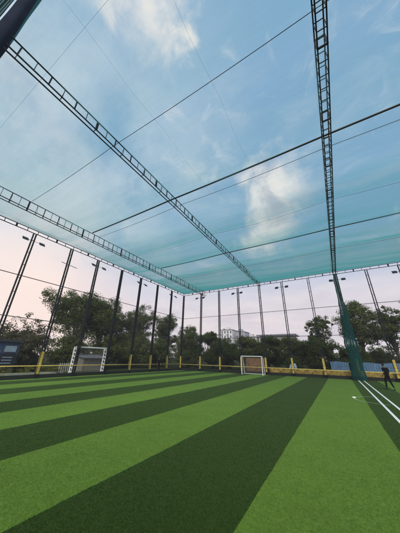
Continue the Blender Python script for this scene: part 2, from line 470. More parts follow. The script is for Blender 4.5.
# pipes and cables under the roof net
def sagline(y, z, x0, x1, sag, n=40, spans=(-19.2, -15.55, -7.15, 1.33, 12.9)):
    pts = []
    for x in np.linspace(x0, x1, n):
        s = 0
        for a, b_ in zip(spans[:-1], spans[1:]):
            if a <= x <= b_: t = (x-a)/(b_-a); s = sag*4*t*(1-t)
        pts.append((x, y, z-s))
    return pts
for y, z, r, sag, x0, lab in ((8.35, 10.86, .045, .03, -15.4, 'thick dark pipe crossing under the roof net, nearer of the two thick ones'),
                              (16.9, 10.86, .045, .03, -15.4, 'thick dark pipe crossing under the roof net, farther of the two thick ones'),
                              (9.02, 10.84, .013, .10, -15.4, 'thin dark cable just beyond the nearer thick roof pipe'),
                              (3.95, 10.86, .011, .10, -15.4, 'thin dark cable crossing the roof net before both thick pipes'),
                              (20.6, 10.84, .011, .14, -15.4, 'thin dark cable between the farther thick roof pipe and back wall'),
                              (.82, 10.88, .0028, .02, -15.4, 'very thin cable crossing the roof net overhead near the upper left post'),
                              (13.2, 10.84, .007, .22, -15.4, 'very thin cable midway between the two thick roof pipes')):
    tag(MB().tube(sagline(y, z, x0, XR, sag), r, 6).build('roof_pipe' if r > .04 else 'roof_cable', m_pipe if r > .04 else m_cable, smooth=True),
        lab, 'pipe' if r > .04 else 'cable', 'pipes and cables under the roof net')

for x, y1, lab in ((-4.8, 9.0, 'hair thin lengthwise wire between the two overhead trusses, farther left'), (-2.1, 9.0, 'hair thin lengthwise wire between the two overhead trusses, farther right')):
    tag(MB().tube([(x+.03*math.sin(y*1.7), y, 10.80-.03*math.sin(y*.8)) for y in np.linspace(-.1, y1, 30)], .0022, 5).build('roof_cable', m_cable), lab, 'cable', 'pipes and cables under the roof net')

# ------------------------------------------------------------------ roof net: three panels laced together
rng = np.random.default_rng(4)
ph = rng.uniform(0, 6.28, 12)
XS = [-19.2, -15.55, -7.15, 1.33, 12.9]
def net_panel(y0, y1, ys, c0, label, seed):
    sup = sorted(ys)
    nx, ny = 150, int((y1-y0)/.16)
    X = np.linspace(XL, XR, nx); Y = np.linspace(y0, y1, ny)
    gx, gy = np.meshgrid(X, Y)
    def span(v, s):
        out = np.zeros_like(v)
        for a, b_ in zip(s[:-1], s[1:]):
            m_ = (v >= a) & (v <= b_); t = (v-a)/(b_-a); out[m_] = (4*t*(1-t)*min(1, (b_-a)/6))[m_]
        return out
    sx, sy = span(gx, XS), span(gy, sup)
    z = ZT + .06 - .10*sx - .26*sy - .10*sx*sy
    z += (.020*np.sin(gy*2.1+ph[0]+.25*gx) + .014*np.sin(gy*4.3-.4*gx+ph[1]) + .03*np.sin(.5*gx+ph[2])*np.sin(gy*.9+ph[3]))*np.clip(sy*2, .2, 1)
    edge = np.clip(np.minimum(gx-XL, YB-gy)/.8, 0, 1)
    z = (ZT+.045)*(1-edge) + z*edge
    b_ = MB(); b_.v = list(zip(gx.ravel().tolist(), gy.ravel().tolist(), z.ravel().tolist()))
    idx = np.arange(nx*ny).reshape(ny, nx)
    b_.f = [tuple(q) for q in np.stack([idx[:-1, :-1], idx[:-1, 1:], idx[1:, 1:], idx[1:, :-1]], -1).reshape(-1, 4).tolist()]
    o = b_.build('roof_net', net_mat('green_roof_net', c0, (.075, .34, .335), noise=.6), smooth=True)
    return tag(o, label, 'net', 'laced panels of the green roof net')
net_panel(-.20, 11.95, [-.20, .82, 3.95, 8.35, 11.95], .21, 'near panel of the thin green roof net, palest and directly overhead', 1)
net_panel(11.95, 20.6, [11.95, 13.2, 16.9, 20.6], .33, 'middle panel of the thin green roof net, sagging between the thick pipes', 2)
net_panel(20.6, YB, [20.6, YB], .47, 'far panel of the green roof net, deepest teal, ending at the back wall', 3)

# side nets: real threads
m_thread = mat('net_thread', (.02, .05, .05), .8)
def side_net(fixed, axis, a0, a1, z0, z1, label, cell=.12, r=.0005):
    b_ = MB()
    def thr(p, q):
        n = len(b_.v); p, q = Vector(p), Vector(q); d = (q-p).normalized()
        u = d.cross(Vector((0, 1, 0) if axis == 'x' else (1, 0, 0))).normalized()*r
        w = Vector((0, r, 0)) if axis == 'x' else Vector((r, 0, 0))
        for e in (p, q): b_.v.extend([tuple(e+u), tuple(e+w), tuple(e-u), tuple(e-w)])
        b_.f.extend([(n+i, n+(i+1) % 4, n+4+(i+1) % 4, n+4+i) for i in range(4)])
    mk = (lambda s, z: (s, fixed, z)) if axis == 'x' else (lambda s, z: (fixed, s, z))
    for s in np.arange(a0, a1, cell): thr(mk(s, z0), mk(s, z1))
    for z in np.arange(z0+.05, z1, cell): thr(mk(a0, z), mk(a1, z))
    return tag(b_.build('side_net', m_thread), label, 'net', 'fine side nets')
side_net(XL+.02, 'y', -3, YB-.2, .26, ZB, 'fine nearly invisible net filling the left wall between its columns')
side_net(YB+.25, 'x', XL+.1, XR, .75, ZB, 'fine nearly invisible net filling the back wall between its columns')

# ------------------------------------------------------------------ gathered curtain net at the back end of the right truss
def curtain():
    b_ = MB(); n, nz = 96, 70
    zs = np.linspace(0.05, 10.3, nz)
    rr = random.Random(3); p1, p2, p3 = [rr.uniform(0, 6) for _ in range(3)]
    for z in zs:
        t = z/10.3
        w = .13+.30*(1/(1+math.exp((t-.60)/.12)))+.05*(1-t)+.03*math.sin(2.1*z+1)+.02*math.sin(4.7*z)
        cx = .025*math.sin(1.3*z)+.015*math.sin(2.9*z+2)
        for k in range(n):
            a = 2*math.pi*k/n
            pl = 1 + .07*math.sin(9*a+p1+.5*math.sin(.7*z)) + .06*math.sin(17*a+p2-.6*math.sin(1.1*z)) + .05*math.sin(31*a+p3)
            b_.v.append((cx+math.cos(a)*w*pl, math.sin(a)*w*.55*pl, float(z)))
    for i in range(nz-1):
        for k in range(n):
            a = i*n+k; c_ = i*n+(k+1) % n
            b_.f.append((a, c_, c_+n, a+n))
    root = thing('gathered_net', (1.30, 26.3, 0), 'dark green curtain net gathered into a hanging bundle at the back wall', 'net')
    b_.build('net_folds', net_mat('curtain_net', .46, (.028, .165, .155), noise=.5, scale=1.5), root, smooth=True)
    b2 = MB()
    for k in range(9):
        a = k*.7; rad = .1+.05*math.sin(k*2.1)
        b2.tube([(math.cos(a+z*.1)*rad*(1+2.0*(1-z/10.3)), math.sin(a+z*.1)*rad*(1+.8*(1-z/10.3)), z) for z in np.linspace(.05, 10.3, 16)], .022, 5)
    b2.build('gathered_cords', mat('net_cord', (.016, .085, .08), .85, 0, .3, 5), root, smooth=True)
    return root
curtain()

# ------------------------------------------------------------------ near post with its furled net (upper left corner)
def near_post():
    root = thing('end_post', (-7.42, -.40, 0), 'tall navy wrapped post with pleated green net in the upper left corner', 'post')
    MB().tube([(0, 0, 0), (0, 0, 16)], .09, 10).build('post_core', m_steel, root)
    b_ = MB(); n, nz = 24, 60
    for z in np.linspace(6, 16, nz):
        for k in range(n):
            a = 2*math.pi*k/n; r = .215*(1+.04*math.sin(5*a+z*.6)+.03*math.sin(z*2.1+2*a))
            b_.v.append((math.cos(a)*r, math.sin(a)*r, float(z)))
    for i in range(nz-1):
        for k in range(n): a = i*n+k; c_ = i*n+(k+1) % n; b_.f.append((a, c_, c_+n, a+n))
    b_.build('cloth_wrap', m_navy, root, smooth=True)
    # pleated net sheet hanging beside the post along the near end wall
    b_ = MB(); ny, nz = 120, 30
    for z in np.linspace(5, 16, nz):
        for i in range(ny):
            s = i/(ny-1)
            b_.v.append((-.05+.10*math.sin(i*.75+.3*math.sin(z)), -.26-1.7*s, float(z)))
    for j in range(nz-1):
        for i in range(ny-1): a = j*ny+i; b_.f.append((a, a+1, a+ny+1, a+ny))
    b_.build('pleated_net', net_mat('pleated_green_net', .60, (.018, .12, .10), noise=.4, scale=2), root, smooth=True)
near_post()

# ------------------------------------------------------------------ floodlights
def flood_proto():
    root = thing('floodlight_pair', (0, 0, 0), 'x', 'floodlight', 'paired floodlights near the column tops')
    MB().tube([(-.62, 0, 0), (.62, 0, 0)], .016, 6).build('crossarm', m_pipe, root)
    for s in (-1, 1):
        b_ = MB(); n = 12
        # tapered rectangular housing tilted to the field
        c_, si = math.cos(R(35)), math.sin(R(35))
        def T(x, y, z): return (s*.58+x, .06+y*c_-z*si, -.02+y*si*-1+z*c_-.0)
        pts = [T(x, y, z) for (hx, hz, y) in ((.15, .12, -.14), (.20, .16, .04), (.20, .16, .12)) for (x, z) in ((-hx, -hz), (hx, -hz), (hx, hz), (-hx, hz))]
        b_.v = pts
        for L_ in (0, 4):
            for k in range(4): b_.f.append((L_+k, L_+(k+1) % 4, L_+4+(k+1) % 4, L_+4+k))
        b_.f += [(3, 2, 1, 0), (8, 9, 10, 11)]
        h = b_.build('lamp_housing', m_lamp, root)
        e = MB(); e.v = [T(x, .124, z) for (x, z) in ((-.17, -.13), (.17, -.13), (.17, .13), (-.17, .13))]; e.f = [(0, 1, 2, 3)]
        e.build('lamp_glass', m_lens, h)
    return root
fp = flood_proto(); used = False
def place_flood(x, y, z, rz, lab):
    global used
    o = fp if not used else copy_tree(fp); used = True
    o.location = (x, y, z); o.rotation_euler = (0, 0, rz); o['label'] = lab
for y, n in ((5.9, 7), (11.7, 5), (17.7, 3), (23.9, 1)):
    place_flood(XL+.22, y, ZB-.75, R(-90), f'pair of black floodlights on the left wall, on the {ordn[n-1]} column before the corner')
for i in (1, 3, 5, 7, 9):
    place_flood(back_x[i], YB-.26, ZB-.75, R(180), f'pair of black floodlights on the back wall, on the {ordn[i-1]} column right of the corner')
o = tag(MB().tube([(XL+.2, 8.3, 9.0), (XL+.2, 9.7, 8.9)], .025, 6).tube([(XL+.2, 8.95, 9.0), (XL+.2, 8.95, 8.5)], .02, 6).build('lamp_bracket', m_pipe),
        'thin grey empty lamp bracket partway up a left wall column', 'bracket')

# ------------------------------------------------------------------ goals
m_goalnet = mat('goal_net_cord', (.55, .55, .52), .8)
def goal(loc, rz, w, h, d, label, pr=.05, ladder=False):
    root = thing('football_goal', loc, label, 'goal', None, rz)     # mouth faces local -Y
    dt = d if ladder else d*.5                # depth at the top of the side frame
    for s in (-1, 1):
        MB().tube([(s*w/2, 0, 0), (s*w/2, 0, h)], pr, 10).build('goal_post', m_white, root)
        f = MB().tube([(s*w/2, 0, h), (s*w/2, dt, h), (s*w/2, d, .05), (s*w/2, .02, .05)], pr*(.9 if ladder else .6), 8)
        if ladder:
            for z in np.arange(.3, h-.1, .30): f.tube([(s*w/2, 0, z), (s*w/2, d, z+.10)], pr*.62, 6)
        f.build('side_frame', m_white, root)
    MB().tube([(-w/2, 0, h), (w/2, 0, h)], pr, 10).build('crossbar', m_white, root)
    MB().tube([(-w/2, d, .05), (w/2, d, .05)], pr*.6, 8).build('ground_bar', m_white, root)
    b_ = MB(); r = .0022; c_ = .12
    dr = math.hypot(d-dt, h-.05)
    for x in np.arange(-w/2, w/2+.01, c_): b_.tube([(x, 0, h), (x, dt, h), (x, d, .05)], r, 4, False)
    for y in np.arange(0, dt, c_): b_.bar((-w/2, y, h), (w/2, y, h), r)
    for t in np.arange(0, 1, c_/dr): b_.bar((-w/2, dt+(d-dt)*t, h+(.05-h)*t), (w/2, dt+(d-dt)*t, h+(.05-h)*t), r)
    for s in (-1, 1):
        for z in np.arange(.05, h, c_): b_.bar((s*w/2, 0, z), (s*w/2, dt+(h-z)/(h-.05)*(d-dt), z), r)
        for y in np.arange(0, d, c_): b_.bar((s*w/2, y, .05), (s*w/2, y, h if y < dt else h-(y-dt)/(d-dt)*(h-.05)), r)
    b_.build('goal_net', m_goalnet, root)
    return root
goal((-8.52, 25.65, 0), 0, 2.36, 1.88, .95, 'small white goal standing on the turf at the back wall', .05)
goal((-19.36, 13.2, -.03), R(90), 3.05, 2.30, .42, 'white goal with ladder braced posts set into the left net wall', .06, True)

tag(MB().box(-9.75, -7.3, YB+.42, YB+.46, .28, 1.72).build('brown_board', mat('brown_board', (.16, .075, .035), .8, 0, .4, 2.4, col2=(.26, .13, .05), detail=8), bevel=.01),
    'brown board standing behind the small white goal', 'board')
# white marker dome on the arc
b_ = MB(); n = 20
prof = [(.085, 0), (.09, .01), (.075, .03), (.045, .045), (.025, .05)]
for r, z in prof:
    for k in range(n): b_.v.append((math.cos(2*math.pi*k/n)*r, math.sin(2*math.pi*k/n)*r, z))
for i in range(len(prof)-1):
    for k in range(n): a = i*n+k; c_ = i*n+(k+1) % n; b_.f.append((a, c_, c_+n, a+n))
b_.f.append(tuple(range((len(prof)-1)*n, len(prof)*n)))
o = b_.build('marker_dome', mat('marker_plastic', (.72, .76, .55), .4), smooth=True); o.location = (.28, 13.86, .012)
tag(o, 'small pale marker dome on the turf at the tip of the white arc', 'marker')

# ------------------------------------------------------------------ people
m_skin = mat('skin', (.16, .085, .055), .55, 0, .1, 20)
m_black = mat('black_shirt', (.007, .007, .008), .95, 0, .3, 12, .1, spec=.08)
m_dark = mat('dark_trousers', (.009, .010, .013), .95, 0, .3, 12, .1, spec=.08)
m_hair = mat('black_hair', (.006, .005, .005), .6, 0, .3, 30)
m_lip = mat('lips', (.12, .045, .035), .5)
m_shoe = mat('dark_shoe', (.02, .02, .022), .5)
def skin_mesh(name, verts, edges, m, parent, root=0, sub=2):
    me = bpy.data.meshes.new(name+'_rig'); me.from_pydata([v[:3] for v in verts], edges, []); me.update()
    o = bpy.data.objects.new(name+'_rig', me); COL.objects.link(o)
    sk = o.modifiers.new('skin', 'SKIN'); sb = o.modifiers.new('sub', 'SUBSURF'); sb.levels = sb.render_levels = sub
    sk.use_smooth_shade = True
    for i, v in enumerate(verts):
        d = me.skin_vertices[0].data[i]; r = v[3] if isinstance(v[3], tuple) else (v[3], v[3]); d.radius = r; d.use_root = (i == root)
    dg = bpy.context.evaluated_depsgraph_get(); dg.update()
    ev = o.evaluated_get(dg); nm = bpy.data.meshes.new_from_object(ev)
    bpy.data.objects.remove(o)
    nm.name = name; nm.materials.clear(); nm.materials.append(m)
    q = bpy.data.objects.new(name, nm); COL.objects.link(q); q.parent = parent
    for pl in nm.polygons: pl.use_smooth = True
    return q
def person(loc, rz, scale, label, pose):
    """pose: joint name -> (x, y, z); figure faces local -Y, standing height about 1.75"""
    J = pose
    root = thing('person', loc, label, 'person', None, rz); root.scale = (scale,)*3
    V, E, I = [], [], {}
    def add(nm, p, r, par=None):
        I[nm] = len(V); V.append((*p, r))
        if par: E.append((I[par], I[nm]))
    add('pelvis', J['pelvis'], .105); add('waist', J['waist'], .095, 'pelvis')
    add('chest', J['chest'], .118, 'waist'); add('neck0', J['neck'], .062, 'chest')
    hd = Vector(J['head']); nk = Vector(J['neck']); u = (hd-nk).normalized()
    fv = Vector(J.get('face', (0, -1, 0)))
    add('neck1', nk+u*.06, .054, 'neck0')
    add('jaw', hd-u*.055+fv*.02, (.066, .075), 'neck1'); add('skull', hd+u*.03-fv*.005, (.076, .092), 'jaw'); add('crown', hd+u*.10-fv*.01, (.05, .06), 'skull')
    for s in 'LR':
        sh, el, wr, ha = [Vector(J[k+s]) for k in ('shoulder', 'elbow', 'wrist', 'hand')]
        add('sh'+s, sh, .058, 'chest'); add('ua'+s, sh.lerp(el, .5), .048, 'sh'+s); add('el'+s, el, .039, 'ua'+s)
        add('fa'+s, el.lerp(wr, .4), .036, 'el'+s); add('wr'+s, wr, .026, 'fa'+s)
        pd = (ha-wr).normalized(); pm = wr+pd*.05
        add('palm'+s, pm, (.036, .02), 'wr'+s)
        hp, kn, an, to = [Vector(J[k+s]) for k in ('hip', 'knee', 'ankle', 'toe')]
        add('hp'+s, hp, .082, 'pelvis'); add('th'+s, hp.lerp(kn, .5), .072, 'hp'+s); add('kn'+s, kn, .053, 'th'+s)
        add('ca'+s, kn.lerp(an, .35), .052, 'kn'+s); add('an'+s, an, .034, 'ca'+s)
    # fingers grow from each palm
        side = pd.cross(fv)
        if side.length < .2: side = pd.cross(Vector((1, 0, 0)))
        side.normalize(); curl = pd.cross(side).normalized()
        for k, (o_, l) in enumerate(((-.027, .07), (-.009, .08), (.009, .075), (.027, .06))):
            kb = pm+pd*.035+side*o_
            add(f'f{k}a{s}', kb, .0095, 'palm'+s); add(f'f{k}b{s}', kb+pd*l*.5+curl*.008, .0085, f'f{k}a{s}'); add(f'f{k}c{s}', kb+pd*l*.9+curl*.028, .007, f'f{k}b{s}')
        tb = pm+side*-.036
        add(f't0{s}', tb, .011, 'palm'+s); add(f't1{s}', tb+pd*.035-side*.02+curl*.012, .009, f't0{s}')
    body = skin_mesh('body', V, E, m_skin, root)
    # nose and ears
    f_ = MB(); c_ = hd+fv*.088-u*.01; sd_ = u.cross(fv).normalized()
    n0 = len(f_.v); f_.v += [tuple(c_+u*.03), tuple(c_-u*.012+sd_*.016), tuple(c_-u*.012-sd_*.016), tuple(c_+fv*.022-u*.008)]
    f_.f += [(n0, n0+1, n0+3), (n0, n0+3, n0+2), (n0+1, n0+2, n0+3)]; f_.build('nose', m_skin, root, smooth=True)
    for q in (-1, 1):
        MB().tube([hd+sd_*q*.078-u*.03, hd+sd_*q*.086, hd+sd_*q*.082+u*.025], [.008, .014, .01], 6).build('ear', m_skin, root, smooth=True)
        MB().tube([c_+u*.035+sd_*q*.03-fv*.012, c_+u*.035+sd_*q*.03-fv*.002], [.011, .006], 8).build('eye', m_hair, root, smooth=True)
    MB().tube([c_-u*.045-sd_*.024-fv*.012, c_-u*.045-fv*.002, c_-u*.045+sd_*.024-fv*.012], [.004, .007, .004], 6).build('mouth', m_lip, root, smooth=True)
    # hair cap
    hv = [(*(hd-u*.035-fv*.040), .072), (*(hd+u*.03-fv*.030), .098), (*(hd+u*.085-fv*.012), .094), (*(hd+u*.128-fv*.01), .055)]
    skin_mesh('hair', hv, [(0, 1), (1, 2), (2, 3)], m_hair, root)
    # shirt with sleeves to the elbow
    sv = [(*(Vector(J['pelvis'])-Vector((0, 0, .11))), .165), (*J['waist'], .146), (*J['chest'], .152), (*(nk-u*.01), .082)]; se = [(0, 1), (1, 2), (2, 3)]
    for s in 'LR':
        sh, el = Vector(J['shoulder'+s]), Vector(J['elbow'+s]); n0 = len(sv)
        sv += [(*sh, .073), (*sh.lerp(el, .5), .063), (*sh.lerp(el, .85), .058)]; se += [(2, n0), (n0, n0+1), (n0+1, n0+2)]
    skin_mesh('shirt', sv, se, m_black, root, 1)
    tv = [(*(Vector(J['pelvis'])+Vector((0, 0, .03))), .122)]; te = []
    for s in 'LR':
        hp, kn, an = [Vector(J[k+s]) for k in ('hip', 'knee', 'ankle')]; n0 = len(tv)
        tv += [(*(hp-Vector((0, 0, .04))), .092), (*hp.lerp(kn, .5), .083), (*kn, .066), (*kn.lerp(an, .5), .058), (*kn.lerp(an, .93), .05)]
        te += [(0, n0)]+[(n0+i, n0+i+1) for i in range(4)]
    skin_mesh('trousers', tv, te, m_dark, root)
    for s in 'LR':
        an, to = Vector(J['ankle'+s]), Vector(J['toe'+s]); d = (to-an); heel = Vector((an.x-d.x*.28, an.y-d.y*.28, to.z+.01))
        skin_mesh('shoe', [(*an, .042), (*heel, .038), (*(heel.lerp(to, .55)+Vector((0, 0, .008))), (.046, .036)), (*to, (.038, .026))],
                  [(0, 1), (1, 2), (2, 3)], m_shoe, root, 1)
    return root
walk = dict(pelvis=(0, 0, .95), waist=(0, .0, 1.10), chest=(0, -.02, 1.32), neck=(0, -.04, 1.48), head=(0, -.09, 1.62), face=(0, -.95, -.3),
            shoulderL=(.18, -.02, 1.41), elbowL=(.25, .08, 1.15), wristL=(.23, -.08, .96), handL=(.22, -.15, .89),
            shoulderR=(-.18, -.02, 1.41), elbowR=(-.27, .02, 1.16), wristR=(-.17, -.20, 1.12), handR=(-.12, -.28, 1.14),
            hipL=(.09, 0, .90), kneeL=(.09, -.16, .52), ankleL=(.08, -.20, .09), toeL=(.08, -.38, .035),
            hipR=(-.09, 0, .90), kneeR=(-.09, .07, .50), ankleR=(-.08, .26, .13), toeR=(-.08, .14, .035))
stand = dict(pelvis=(0, 0, .95), waist=(0, 0, 1.10), chest=(0, 0, 1.32), neck=(0, 0, 1.49), head=(0, -.02, 1.64), face=(0, -1, -.05),
             shoulderL=(.18, 0, 1.42), elbowL=(.24, .03, 1.15), wristL=(.25, -.03, .91), handL=(.25, -.06, .82),
             shoulderR=(-.18, 0, 1.42), elbowR=(-.24, .03, 1.15), wristR=(-.25, -.03, .91), handR=(-.25, -.06, .82),
             hipL=(.09, 0, .90), kneeL=(.10, -.02, .50), ankleL=(.10, .01, .09), toeL=(.12, -.17, .035),
             hipR=(-.09, 0, .90), kneeR=(-.10, -.02, .50), ankleR=(-.10, .01, .09), toeR=(-.12, -.17, .035))
person((2.42, 19.1, .0), R(-145), .86, 'person in black t-shirt and dark trousers walking on the turf beside the white lines', walk)
person((-18.7, 21.8, .0), R(60), .86, 'person in black clothes standing on the turf far away at the left net wall', stand)

# ------------------------------------------------------------------ trees
def leaf_mesh(name, centres, rads, per, size, seed, flat=.75):
    r = np.random.default_rng(seed)
    n = len(centres)*per
    c = np.repeat(np.array(centres), per, 0); rad = np.repeat(np.array(rads), per)
    d = r.normal(size=(n, 3)); d /= np.linalg.norm(d, axis=1)[:, None]
    rr = r.random(n)**.45
    p = c + d*(rad*rr)[:, None]*np.array([1, 1, flat])
    nv = r.normal(size=(n, 3)) + d*1.0 + np.array([0, 0, .6]); nv /= np.linalg.norm(nv, axis=1)[:, None]
    a = np.cross(nv, r.normal(size=(n, 3))); a /= np.linalg.norm(a, axis=1)[:, None]; b_ = np.cross(nv, a)
    s = size*r.uniform(.6, 1.4, n)[:, None]
    q = np.stack([p-a*s, p+b_*s*.45, p+a*s, p-b_*s*.45], 1).reshape(-1, 3)
    me = bpy.data.meshes.new(name)
    me.vertices.add(4*n); me.vertices.foreach_set('co', q.ravel())
    me.loops.add(4*n); me.loops.foreach_set('vertex_index', np.arange(4*n, dtype=np.int32))
    me.polygons.add(n); me.polygons.foreach_set('loop_start', np.arange(0, 4*n, 4, dtype=np.int32))
    me.update(calc_edges=True)
    return me
def grow(seed, H, Wd, low=.28, lobes=7, clumps=150, trunk=.40, lean=0.0, stems=1, limbs=16, rad=.085):
    """crown: clumps scattered through several overlapping lobes; limbs reach from the trunk into them"""
    rr = np.random.default_rng(seed); py = random.Random(seed)
    lobe = []
    for i in range(lobes):
        a = i*2.4+rr.uniform(-.5, .5); t = (i+.5)/lobes
        z = H*(low+(1-low)*(.18+.66*rr.random()))
        rad_xy = Wd*.5*(1-.55*max(0, (z/H-.55)/.45)**1.3)
        off = rad_xy*rr.uniform(.25, .68)
        lobe.append((math.cos(a)*off+lean*z, math.sin(a)*off, z, Wd*rr.uniform(.15, .26), H*(1-low)*rr.uniform(.14, .22)))
    lobe.append((lean*H*.8, 0, H*.80, Wd*.24, H*.18)); lobe.append((lean*H*.5, 0, H*(low+.3*(1-low)), Wd*.30, H*(1-low)*.28))
    P, Rd = [], []
    while len(P) < clumps:
        l = lobe[rr.integers(len(lobe))]; d = rr.normal(size=3); d /= np.linalg.norm(d); q = rr.uniform(.35, 1.08)
        p = (l[0]+d[0]*l[3]*q, l[1]+d[1]*l[3]*q, l[2]+d[2]*l[4]*q)
        if p[2] < H*low*.7 or p[2] > H*.98: continue
        P.append(p); Rd.append(Wd*rad*rr.uniform(.5, 1.15))
    P = np.array(P); Rd = np.array(Rd)
    wood = MB(); th = H*trunk
    for s in range(stems):
        a = py.uniform(0, 6.28); ba = Vector((math.cos(a)*.3*(stems > 1), math.sin(a)*.3*(stems > 1), 0))
        pts = [ba]; n = 5
        for i in range(1, n+1):
            t = i/n; pts.append(ba*(1+t)+Vector((lean*th*t+py.uniform(-.08, .08), py.uniform(-.08, .08), th*t)))
        r0 = H*.020/(1+.3*(stems > 1))
        wood.tube(pts, [r0*(1.25-.55*i/n) for i in range(n+1)], 7, False)
        for k in range(limbs//stems):
            e = Vector(P[py.randrange(len(P))].tolist()); b0 = pts[py.randint(3, n)]; L = (e-b0).length
            m1 = b0.lerp(e, .35)+Vector((py.uniform(-.1, .1)*L, py.uniform(-.1, .1)*L, .10*L)); m2 = b0.lerp(e, .7)+Vector((py.uniform(-.08, .08)*L, py.uniform(-.08, .08)*L, .08*L))
            r1 = r0*py.uniform(.3, .55)
            wood.tube([b0, b0.lerp(m1, .5), m1, m2, e], [r1, r1*.9, r1*.75, r1*.5, r1*.2], 5, False)
            for j in range(3):
                e2 = Vector(P[np.argmin(np.linalg.norm(P-np.array(m2)-rr.normal(size=3)*Wd*.12, axis=1))].tolist())
                wood.tube([m1 if j else m2, (m1 if j else m2).lerp(e2, .5)+Vector((0, 0, .1)), e2], [r1*.45, r1*.3, r1*.12], 4, False)
    return wood, P, Rd
TREE_CACHE = {}
def tree(x, y, kind, H, Wd, rz, label, seed=1, name='leafy_tree', group='trees outside the net cage', per=120, leaf=.105, **k):
    root = thing(name, (x, y, -.05), label, 'tree', group, rz)
    wood, tips, trad = grow(seed, H, Wd, **k)
    wood.build('trunk', m_bark, root, smooth=True)
    me = leaf_mesh('crown', tips, trad, per, leaf, seed+50)
    me.materials.append(m_leaf[kind]); c_ = bpy.data.objects.new('crown', me); COL.objects.link(c_); c_.parent = root
    return root
# beyond the left wall
tree(-33, 12.6, 2, 6.6, 7.5, .3, 'sparse brownish tree beyond the left wall behind the blue cabin', 11, per=45, clumps=120, low=.2)
tree(-31.5, 18.0, 0, 10.5, 11.0, 1.1, 'tall dark green tree rising behind the white goal at left', 12, clumps=330, low=.12)
tree(-33, 23.4, 1, 11.2, 11.0, 2.0, 'broad tree with bare forking limbs right of the left goal', 13, clumps=230, low=.34, limbs=22)
tree(-35, 29.4, 0, 10.0, 10.5, .7, 'dark tree with a ragged crown between the left goal and far corner', 14, clumps=280, low=.15)
tree(-36, 35.0, 0, 12.0, 10.5, 2.4, 'large dark tree left of the far corner column', 15, clumps=280, low=.12)
tree(-31.5, 38, 0, 10.9, 8.0, 4.0, 'tall dark tree directly behind the far corner, left side', 16, clumps=220, low=.1)
tree(-27.3, 40, 1, 8.0, 8.0, 5.0, 'shorter round tree just behind the far corner column', 17, clumps=230, low=.08)
# behind the back wall
tree(-1.2, 39.5, 0, 8.9, 6.0, .2, 'slender leaning tree with open crown left of the gathered net', 21, per=75, clumps=110, lean=-.10, low=.32, trunk=.5, limbs=20, rad=.075)
tree(3.3, 40.5, 1, 10.6, 9.0, 1.9, 'tall loose crowned tree directly behind the gathered net', 22, per=95, clumps=190, lean=.05, low=.34, limbs=22)
tree(7.2, 39.5, 0, 9.0, 6.5, .3, 'airy tree with dark slanting trunk right of the gathered net', 23, per=85, clumps=140, lean=-.14, low=.38, trunk=.5, limbs=20)
tree(11.2, 41, 1, 10.6, 8.5, 5.3, 'tall tree at the right end behind the back wall', 24, per=95, clumps=210, low=.33, limbs=20)
def bush(x, y, kind, H, Wd, rz, label, seed):
    return tree(x, y, kind, H, Wd, rz, label, seed, 'bushy_tree', 'low dense trees behind the net cage', per=130, leaf=.10, low=.02, clumps=200, trunk=.3, stems=2, limbs=12, rad=.11, lobes=9)
spec = [(-24.2, 36.5, 0, 6.3, 6.6, 'low dense dark tree first right of the far corner column'),
        (-20.6, 38.5, 0, 6.2, 6.2, 'low dense tree beside the small palm behind the back wall'),
        (-16.8, 36.5, 0, 5.2, 6.4, 'low rounded dark tree below the white apartment block'),
        (-12.8, 37.5, 1, 5.2, 6.4, 'low dense green tree below the grey apartment block'),
        (-9.2, 36.5, 0, 5.0, 6.2, 'low dense dark tree directly behind the small white goal'),
        (-5.8, 37.5, 1, 4.8, 6.2, 'low dense green tree right of the small white goal'),
        (-2.4, 36.5, 0, 4.7, 5.6, 'low dense dark tree below the slender leaning tree'),
        (1.6, 37.5, 0, 3.6, 5.6, 'low dark tree behind the foot of the gathered net'),
        (6.0, 46, 1, 3.4, 6.5, 'low tree behind the blue sheet fence'),
        (11.6, 45, 0, 3.6, 6.5, 'low dark tree at the right end behind the blue sheets'),
        (-28.6, 16.3, 0, 3.9, 5.4, 'low dark bush behind the low cream shed, left side'),
        (-28.4, 21.4, 0, 4.4, 5.6, 'low dark bush under the broad tree right of the left goal'),
        (-28.2, 26.4, 0, 4.6, 6.2, 'low dark bush along the left wall midway to the corner'),
        (-27.8, 32.0, 0, 4.8, 6.4, 'low dark bush along the left wall, nearest the far corner'),
        (-29.5, 11.4, 2, 3.8, 5.6, 'low brownish bush right beside the blue cabin'),
        (-32.0, 6.8, 2, 3.4, 6.0, 'low brownish bush behind the blue cabin')]
for i, (x, y, kd, H, Wd, lab) in enumerate(spec): bush(x, y, kd, H, Wd, i*1.3, lab, 60+i)
def far_wood():
    r = np.random.default_rng(77); cs, rd = [], []
    def belt(p, q, H, n):
        for _ in range(n):
            t = r.random(); x = p[0]+(q[0]-p[0])*t+r.normal()*1.6; y = p[1]+(q[1]-p[1])*t+r.normal()*1.6
            hh = H*(.78+.22*math.sin(t*31)+.10*math.sin(t*83)); cs.append((x, y, hh*r.random()**.7)); rd.append(r.uniform(.5, 1.0))
    belt((-52, 2), (-46, 58), 5.2, 900); belt((-46, 58), (40, 62), 4.9, 1300)
    me = leaf_mesh('far_wood', cs, rd, 45, .17, 78); me.materials.append(m_leaf[0])
    o = bpy.data.objects.new('far_wood', me); COL.objects.link(o)
    tag(o, 'low dark belt of bushes far behind all the trees', 'wood', kind='stuff')
far_wood()
